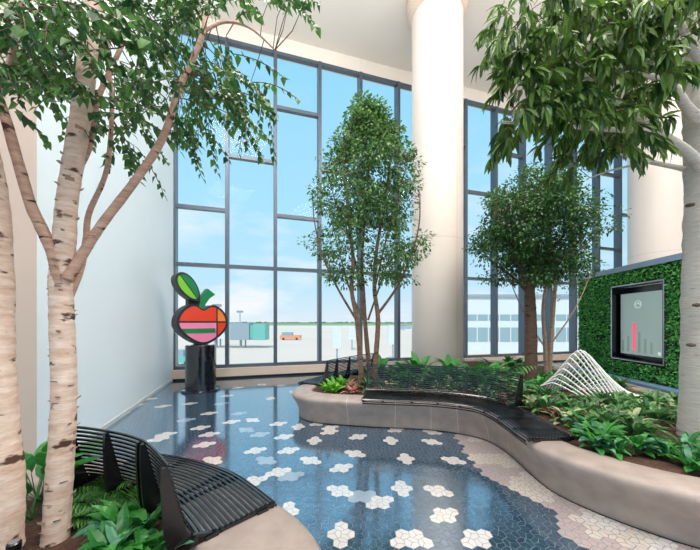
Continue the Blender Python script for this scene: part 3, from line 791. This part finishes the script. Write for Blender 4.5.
# front row behind the long bench (inside the planter)
ring = offset_path(CBs, -.5)
def at_ring(off, a, b, kinds, step, zone, sc):
    path = resample(offset_path(CBs, off)[a:b], step)
    for i, p in enumerate(path):
        plant(kinds[i % len(kinds)], p.x+RP.uniform(-.05, .05), p.y+RP.uniform(-.05, .05), sc*RP.uniform(.85, 1.1), zone)
at_ring(-.66, 22, 56, ['deep','pink','varieg','hosta','pink','deep','varieg'], .2, 'close behind the long bench', .85)
at_ring(-.98, 22, 45, ['broad','varieg','deep','broad','varieg'], .24, 'in the second row behind the long bench', 1.1)
at_ring(-1.32, 24, 42, ['broad','lime','broad','broad','varieg'], .24, 'in the third row behind the long bench', 1.4)
q = P(494, 372, 5.4); plant('palm', q.x, q.y, 1.5, 'in front of the dark-trunked tree')
for px, py in [(520,366),(512,370),(508,364),(560,368),(572,366),(548,372)]:
    q = PZ(px, py, SOIL); plant(RP.choice(['broad','varieg']), q.x, q.y, .7, 'beside the dark-trunked tree')
# bed at right: rows
RB = random.Random(9)
for px, py, sc in [(598,450,.85),(616,456,.85),(606,440,.8),(655,472,.85),(676,482,.85),(690,470,.85),(584,438,.7),(636,452,.75),(668,458,.8),(698,490,.8)]: pp('hosta', px, py, sc, 'along the right planter rim')
def clear(x, y): return all((o.location.x-x)**2+(o.location.y-y)**2 > .026 for z, k, xx, o in placed)
rows = [('in the bed before the white tube sculpture', [(2.7,3.0),(5.1,3.1),(4.75,4.5),(2.75,4.45)], 95, ['deep','deep','varieg','deep']),
        ('along the right planter rim', [(2.42,2.85),(2.75,2.45),(3.6,2.3),(3.5,2.62),(2.9,2.95),(2.45,3.3)], 6, ['hosta']),
        ('behind the white tube sculpture', [(3.2,5.3),(5.1,5.3),(5.3,6.6),(4.2,6.8),(3.3,5.9)], 22, ['broad','deep'])]
for zone, poly, cnt, kinds in rows:
    k = 0; tries = 0
    while k < cnt and tries < 3000:
        tries += 1; x = RB.uniform(2.2, 5.3); y = RB.uniform(2.2, 7)
        if inside(x, y, poly) and clear(x, y):
            if (Vector((x, y, 0))-Vector((b4.x, b4.y, 0))).length < .45: continue
            plant(RB.choice(kinds), x, y, (RB.uniform(.52, .68) if y > 3.6 else RB.uniform(.6, .78)) if 'rim' not in zone else RB.uniform(.8, .95), zone); k += 1
ORD = ['leftmost', 'second from left', 'third from left', 'fourth from left', 'fifth from left', 'sixth from left', 'seventh from left', 'eighth from left', 'ninth from left', 'tenth from left'] + ['%s from left' % w for w in ('eleventh', 'twelfth', 'thirteenth', 'fourteenth', 'fifteenth', 'sixteenth', 'seventeenth', 'eighteenth', 'nineteenth', 'twentieth', 'twenty-first', 'twenty-second', 'twenty-third', 'twenty-fourth', 'twenty-fifth', 'twenty-sixth', 'twenty-seventh', 'twenty-eighth', 'twenty-ninth', 'thirtieth', 'thirty-first', 'thirty-second', 'thirty-third', 'thirty-fourth', 'thirty-fifth', 'thirty-sixth', 'thirty-seventh', 'thirty-eighth', 'thirty-ninth', 'fortieth')]
bed = sorted([p for p in placed if p[0].startswith('in the bed')], key=lambda p: -p[3].location.y)
ROWN = ['in the row touching the white tube sculpture', 'in the second row before the white tube sculpture', 'in the third row before the white tube sculpture', 'in the fourth row before the white tube sculpture', 'in the fifth row before the white tube sculpture', 'in the row behind the right rim plants']
for i, p in enumerate(bed): placed[placed.index(p)] = (ROWN[min(5, i*6//len(bed))],)+p[1:]
keys = {}
for z, k, x, o in placed: keys.setdefault((z, k), []).append((x, o))
for (z, k), lst in keys.items():
    lst.sort(key=lambda a: a[0])
    for i, (x, o) in enumerate(lst):
        lab = DESC[k]+' '+z if len(lst) == 1 else '%s, %s %s' % (DESC[k], ORD[i], z)
        if len(lst) > 1: o['group'] = 'plants '+z
        o['label'] = lab; o['category'] = 'plant'

# ------------------------------------------------------------------ white tube sculpture in the bed
cen = P(590, 388, 4.95); cen.z = SOIL
root = empty('tube_sculpture', cen); tag(root, 'white mound-shaped sculpture of bent parallel tubes rising from the plant bed', 'sculpture')
NH = 20
for i in range(NH):
    t = i/(NH-1); x = -.6+1.05*t; h = .06+.66*math.exp(-((t-.42)/.34)**2) 
    fr_ = Vector((x+.3, -.36, 0)); bk_ = Vector((x-.2, .36, 0)); top = Vector((x, 0, h))
    pts = spline([fr_, fr_.lerp(top, .55)+Vector((0,0,.06*h)), top+Vector((.02,-.03,-.01)), top+Vector((-.02,.03,-.01)), bk_.lerp(top, .55)+Vector((0,0,.06*h)), bk_], 6)
    mb = MB(); mb.tube(pts, .0125, 8); mb.build('tube', M['white_tube'], root, True)

# ------------------------------------------------------------------ green wall with a display
GA = Vector((5.94, 7.78, 0)); GBd = (Vector((5.54, 3.5, 0))-GA).normalized(); GN = Vector((GBd.y, -GBd.x, 0))
if GN.x > 0: GN = -GN
GL = 4.3; GZ0, GZ1 = .47, 2.67
root = empty('living_wall', GA); tag(root, 'wall panel covered in small green leaves behind the plant bed', 'green wall')
def gw(s, z, o=0): return GBd*s+GN*o+Vector((0, 0, z))
def gbox(mb, s0, s1, z0, z1, o0, o1, mi=0):
    vs = [gw(s, z, o) for z in (z0, z1) for s, o in ((s0, o0), (s1, o0), (s1, o1), (s0, o1))]
    mb.add(vs, [(0,1,2,3),(7,6,5,4),(4,5,1,0),(5,6,2,1),(6,7,3,2),(7,4,0,3)], mi)
def s_at(Y): return (GA.y-Y)/abs(GBd.y)
SA, SB = s_at(6.65), s_at(5.41); ZA, ZD = .80, 2.38
mb = MB()
gbox(mb, 0, SA, 0, GZ1, -.3, 0); gbox(mb, SB, GL, 0, GZ1, -.3, 0); gbox(mb, SA, SB, 0, ZA, -.3, 0); gbox(mb, SA, SB, ZD, GZ1, -.3, 0)
mb.build('panel', M['backing'], root)
mb = MB(); gbox(mb, -.03, GL, GZ1, GZ1+.11, -.33, .05); mb.build('coping', M['coping'], root)
mb = MB(); gbox(mb, -.03, GL, 0, GZ0-.03, 0, .28); mb.build('plinth', M['ledge'], root)
mb = MB(); RG = random.Random(2)
k = 0
while k < 11000:
    s = RG.uniform(0.01, GL); z = RG.uniform(GZ0, GZ1-.01)
    if SA-.02 < s < SB+.02 and ZA-.03 < z < ZD+.03: continue
    if (z % .55) < .012: continue
    k += 1
    p = gw(s, z, RG.uniform(.005, .035)); d = GN*RG.uniform(.2, 1)+GBd*RG.uniform(-1, 1)+Vector((0, 0, RG.uniform(-1, .7)))
    put_leaf(mb, SMALL, p, d, RG.uniform(.04, .065), 0, RG, RG.uniform(-1.5, 1.5))
mb.build('foliage', M['wall_leaf'], root)
disp = empty('display_screen', GA+gw(SA, ZA)); tag(disp, 'portrait display screen in a black recess in the leafy green wall', 'screen')
org = gw(SA, ZA)
mb = MB()
for a in ((SA, SA+.025, ZA, ZD), (SB-.025, SB, ZA, ZD), (SA+.025, SB-.025, ZA, ZA+.025), (SA+.025, SB-.025, ZD-.025, ZD)): gbox(mb, a[0], a[1], a[2], a[3], -.26, .05)
mb.build('frame', M['chrome'], disp, origin=org)
mb = MB(); gbox(mb, SA+.03, SB-.03, ZA+.03, ZD-.03, -.27, -.24)
for a in ((SA+.03, SA+.04, ZA+.03, ZD-.03), (SB-.04, SB-.03, ZA+.03, ZD-.03), (SA+.03, SB-.03, ZA+.03, ZA+.04)): gbox(mb, *a, -.24, .045)
mb.build('recess', M['metal_black'], disp, origin=org)
mb = MB(); gbox(mb, SA+.1, SB-.14, ZA+.09, ZD-.17, -.2, -.08); cab = mb.build('cabinet', M['metal_black'], disp, origin=org)
mb = MB(); gbox(mb, SA+.115, SB-.155, ZA+.13, ZD-.185, -.08, -.07, 0)
for a in ((SA+.42, SA+.50, ZA+.2, ZD-.8, 1),): gbox(mb, *a[:4], -.07, -.066, a[4])
for i, hh in enumerate((.22, .3, .18, .4, .26, .2)):
    s0 = SA+.15+i*.135
    if .35 < s0-SA < .5: continue
    gbox(mb, s0, s0+.05, ZA+.18, ZA+.2+hh, -.07, -.067, 2)
pts = [gw(SA+.55+.075*math.cos(a*PI/8), ZD-.42+.075*math.sin(a*PI/8), -.066) for a in range(17)]
mb.tube(pts, .007, 5, 3); mb.tube([gw(SA+.5, ZD-.42, -.066), gw(SA+.55, ZD-.39, -.066), gw(SA+.6, ZD-.43, -.066)], .007, 5, 3)
gbox(mb, SB-.26, SB-.2, ZA+.17, ZA+.23, -.07, -.067, 3)
mb.build('picture', [M['scr'], M['scr_pink'], M['scr_grey'], M['scr_light']], disp, origin=org)

# ------------------------------------------------------------------ small spotlight by the trunk
sp = PZ(15, 541, .40); sp.y = 1.42; sp.x = (14-350)/F*1.42
root = empty('garden_spotlight', (sp.x, sp.y, .36)); tag(root, 'small black cylindrical spotlight at the foot of the leftmost trunk', 'spotlight')
mb = MB(); mb.tube([(0,0,0),(0,0,.10)], .008, 8); mb.tube([(0,0,.0),(0,0,.02)], .03, 12); mb.build('stake', M['metal_black'], root)
mb = MB(); mb.lathe([(.022,0),(.027,.005),(.027,.11),(.022,.115)], (0,0,.085), 20); mb.build('housing', M['metal_black'], root)
mb = MB(); mb.lathe([(.02,0),(.02,.002)], (0,0,.2), 20); mb.build('lens', M['chrome'], root)

# ------------------------------------------------------------------ outside: airfield
GZ = -4.5
mb = MB(); mb.add([(-900,18,GZ),(900,18,GZ),(900,330,GZ),(-900,330,GZ)], [(0,1,2,3)]); struct(mb.build('ground_apron', M['apron']))
mb = MB(); mb.add([(-2500,330,GZ-.02),(2500,330,GZ-.02),(2500,520,GZ-.02),(-2500,520,GZ-.02)], [(0,1,2,3)]); struct(mb.build('ground_taxiway', M['tan']))
mb = MB(); mb.add([(-6000,520,GZ-.05),(6000,520,GZ-.05),(6000,3500,GZ-.05),(-6000,3500,GZ-.05)], [(0,1,2,3)]); struct(mb.build('ground_grass', M['grass']))
mb = MB(); rr = random.Random(8)
for i in range(240):
    x = -1500+i*14; h = rr.uniform(4, 9)
    mb.lathe([(3, -2), (8, h*.4), (7, h*.75), (2, h)], (x, 1500, GZ), 7)
tag(mb.build('treeline', M['far_tree']), 'low hazy line of trees along the horizon', 'trees', kind='stuff')
def house(x0, x1, ytop, ybot_z, Y, dp, label, name, bands):
    a = P(x0, ytop, Y); b = P(x1, ytop, Y); root = empty(name, (a.x, Y, GZ)); tag(root, label, 'building')
    w = b.x-a.x; h = a.z-GZ
    m_ = MB(); m_.box((0,0,0), (w, dp, h)); m_.build('wall', M['bldg'], root)
    m_ = MB(); m_.box((-.4,-.4,h), (w+.4, dp, h+.5)); m_.build('roof', M['steel'], root)
    for z0, z1, n in bands:
        for i in range(n):
            m_ = MB(); m_.box((w*(i+.06)/n, -.08, z0), (w*(i+.94)/n, 0, z1)); m_.build('window', M['bldg_dark'], root)
house(466, 600, 297, GZ, 60, 20, 'pale terminal building with bands of windows seen through the right-hand glazing', 'terminal_building', [(2.2, 5.0, 12), (6.4, 7.6, 12)])
house(405, 432, 326, GZ, 220, 20, 'distant low pale hangar to the left of the terminal', 'hangar', [(1, 2.4, 4)])
# boarding bridge
a = P(205, 323, 70)
root = empty('boarding_bridge', (a.x, 70, GZ)); tag(root, 'grey passenger boarding bridge on legs outside the left windows', 'boarding bridge')
mb = MB(); mb.box((-4, 0, 2.2), (6, 3, 5.6)); mb.build('tunnel', M['bldg'], root)
for i in range(6):
    mb = MB(); mb.box((-3.6+i*1.6, -.06, 3.4), (-2.4+i*1.6, 0, 4.8)); mb.build('window', M['bldg_dark'], root)
mb = MB(); mb.box((6, -.4, 1.9), (10.4, 3.4, 5.9)); mb.build('cabin', M['steel'], root)
mb = MB(); mb.box((11.4, -.6, 1.9), (14.2, 3, 5.6)); mb.box((10.4, 0, 2.2), (11.4, 2.6, 5.4)); mb.build('bumper_hood', M['teal'], root)
for x in (-3, 2, 8):
    mb = MB(); mb.tube([(x, 1, 0), (x, 1, 2.3)], .3, 8); mb.tube([(x+.9, 1.6, 0), (x+.9, 1.6, 2.3)], .2, 8); mb.build('leg', M['steel'], root)
def mast(px, ptop, Y, label):
    a = P(px, ptop, Y); root = empty('light_mast', (a.x, Y, GZ)); tag(root, label, 'light mast')
    h = a.z-GZ
    m_ = MB(); m_.tube([(0,0,0),(0,0,h)], .18, 8); m_.build('pole', M['steel'], root)
    m_ = MB(); m_.box((-1.1,-.2,h-.25), (1.1,.2,h+.1))
    for x in (-.9,-.3,.3,.9): m_.box((x-.2,-.3,h+.1), (x+.2,.1,h+.5))
    m_.build('lamp_head', M['steel'], root)
mast(217, 306, 75, 'thin light mast rising above the boarding bridge')
mast(240, 312, 105, 'shorter light mast behind the boarding bridge')
def vehicle(px, py, w, h, l_, m_, label, name, cat):
    q = PZ(px, py, GZ); root = empty(name, (q.x, q.y, GZ)); tag(root, label, cat)
    b = MB(); b.box((-w/2, 0, .4), (w/2, l_, h*.6)); b.build('body', m_, root)
    b = MB(); b.box((-w*.4, .1, h*.6), (w*.1, l_*.9, h)); b.build('cab', M['bldg_dark'], root)
    for x in (-w*.32, w*.32):
        b = MB(); b.tube([(x, -.05, .4), (x, .25, .4)], .4, 12); b.build('wheel', M['tyre'], root)
vehicle(290, 340, 7, 2.6, 2.5, M['orange_v'], 'orange service truck on the apron near the middle-left window', 'service_truck', 'truck')
vehicle(181, 366, 2.6, 2.2, 2, M['teal'], 'small teal ground vehicle on the apron behind the apple sculpture', 'baggage_tug', 'vehicle')
def kiosk(px, py, h, label, w=1.5):
    q = PZ(px, py, GZ); root = empty('equipment_post', (q.x, q.y, GZ)); tag(root, label, 'equipment')
    b = MB(); b.tube([(0,0,0),(0,0,h*.5)], .12, 8); b.build('pole', M['steel'], root)
    b = MB(); b.box((-w/2,-.3,h*.45), (w/2,.3,h)); b.build('box', M['bldg'], root)
kiosk(337, 366, 5.4, 'pale equipment box on a pole outside, left of the slim tree', 1.2)
kiosk(352, 350, 5.0, 'pale equipment box on a pole farther out, beside the slim tree stems', 1.4)
kiosk(393, 360, 5.6, 'pale equipment box on a pole outside, right of the slim tree', 1.6)

# ------------------------------------------------------------------ world, lights, camera
w = bpy.data.worlds.new('sky'); S.world = w; w.use_nodes = True
nt = w.node_tree; N = nt.nodes; L = nt.links; bg = N['Background']
tc = N.new('ShaderNodeTexCoord'); sx = N.new('ShaderNodeSeparateXYZ'); L.new(tc.outputs['Generated'], sx.inputs[0])
rp = N.new('ShaderNodeValToRGB'); L.new(sx.outputs['Z'], rp.inputs[0]); e = rp.color_ramp.elements
e[0].position = 0; e[0].color = lin((222, 232, 240)); e[1].position = 1; e[1].color = lin((126, 198, 236))
x_ = e.new(.12); x_.color = lin((190, 226, 244)); x_ = e.new(.35); x_.color = lin((172, 222, 245)); x_ = e.new(.7); x_.color = lin((148, 212, 242))
mp = N.new('ShaderNodeMapping'); mp.inputs['Scale'].default_value = (1.6, 1.6, 5); L.new(tc.outputs['Generated'], mp.inputs[0])
nz = N.new('ShaderNodeTexNoise'); nz.inputs['Scale'].default_value = 1.7; nz.inputs['Detail'].default_value = 7; nz.inputs['Roughness'].default_value = .55; L.new(mp.outputs[0], nz.inputs['Vector'])
cr = N.new('ShaderNodeMapRange'); cr.inputs[1].default_value = .5; cr.inputs[2].default_value = .68; L.new(nz.outputs['Fac'], cr.inputs[0])
fz = N.new('ShaderNodeMapRange'); fz.inputs[1].default_value = .05; fz.inputs[2].default_value = .6; fz.inputs[3].default_value = .9; fz.inputs[4].default_value = .15; L.new(sx.outputs['Z'], fz.inputs[0])
ml = N.new('ShaderNodeMath'); ml.operation = 'MULTIPLY'; L.new(cr.outputs[0], ml.inputs[0]); L.new(fz.outputs[0], ml.inputs[1])
mx = N.new('ShaderNodeMix'); mx.data_type = 'RGBA'; L.new(ml.outputs[0], mx.inputs[0]); L.new(rp.outputs[0], mx.inputs[6]); mx.inputs[7].default_value = lin((246, 244, 248))
L.new(mx.outputs[2], bg.inputs[0]); bg.inputs[1].default_value = 1.0

def area(loc, rot, sx_, sy_, power, col, name='ceiling_lamp'):
    l = bpy.data.lights.new(name, 'AREA'); l.shape = 'RECTANGLE'; l.size = sx_; l.size_y = sy_; l.energy = power; l.color = col
    o = bpy.data.objects.new(name, l); o.location = loc; o.rotation_euler = rot; COL.objects.link(o); return o
for x, y, pw_ in ((-2, 3, 420), (4, 2, 420), (8, 3, 420), (-1, -3, 420), (5, -3, 420)):
    area((x, y, ZC-.08), (0, 0, 0), 2.5, 2.5, pw_, (1, .95, .9))  # soft fill lights added under the ceiling to lift the room, no real fittings
for x in (-2.5, 1.5, 5.5, 9):
    area((x, 3.2, 7.6), (PI-.25, 0, 0), 2.6, .8, 190, (1, .97, .93), 'uplight')  # unseen fill lights turned upward, added to brighten the ceiling
area((3, -11.5, 5), (-PI/2, 0, 0), 18, 9, 3000, (1, .985, .97), 'window_daylight')  # large unseen fill light added behind the camera to brighten the hall
sun = bpy.data.lights.new('sun', 'SUN'); sun.energy = 3; sun.angle = .02; sun.color = (1, .96, .9)
so = bpy.data.objects.new('sun', sun); so.rotation_euler = (math.radians(38), 0, math.radians(-12)); COL.objects.link(so)

cam = bpy.data.cameras.new('camera'); cam.lens = 36*F/700; cam.sensor_width = 36; cam.shift_y = (HZ-275)/700; cam.clip_end = 6000; cam.clip_start = .05
co = bpy.data.objects.new('camera', cam); co.location = (0, 0, EYE); co.rotation_euler = (PI/2, 0, 0); COL.objects.link(co); S.camera = co
S.view_settings.view_transform = 'Standard'; S.view_settings.look = 'None'; S.view_settings.gamma = 1; S.view_settings.use_curve_mapping = False
S.view_settings.exposure = .14
S.cycles.max_bounces = 8; S.cycles.transparent_max_bounces = 12; S.cycles.use_denoising = True; S.cycles.sample_clamp_indirect = 6
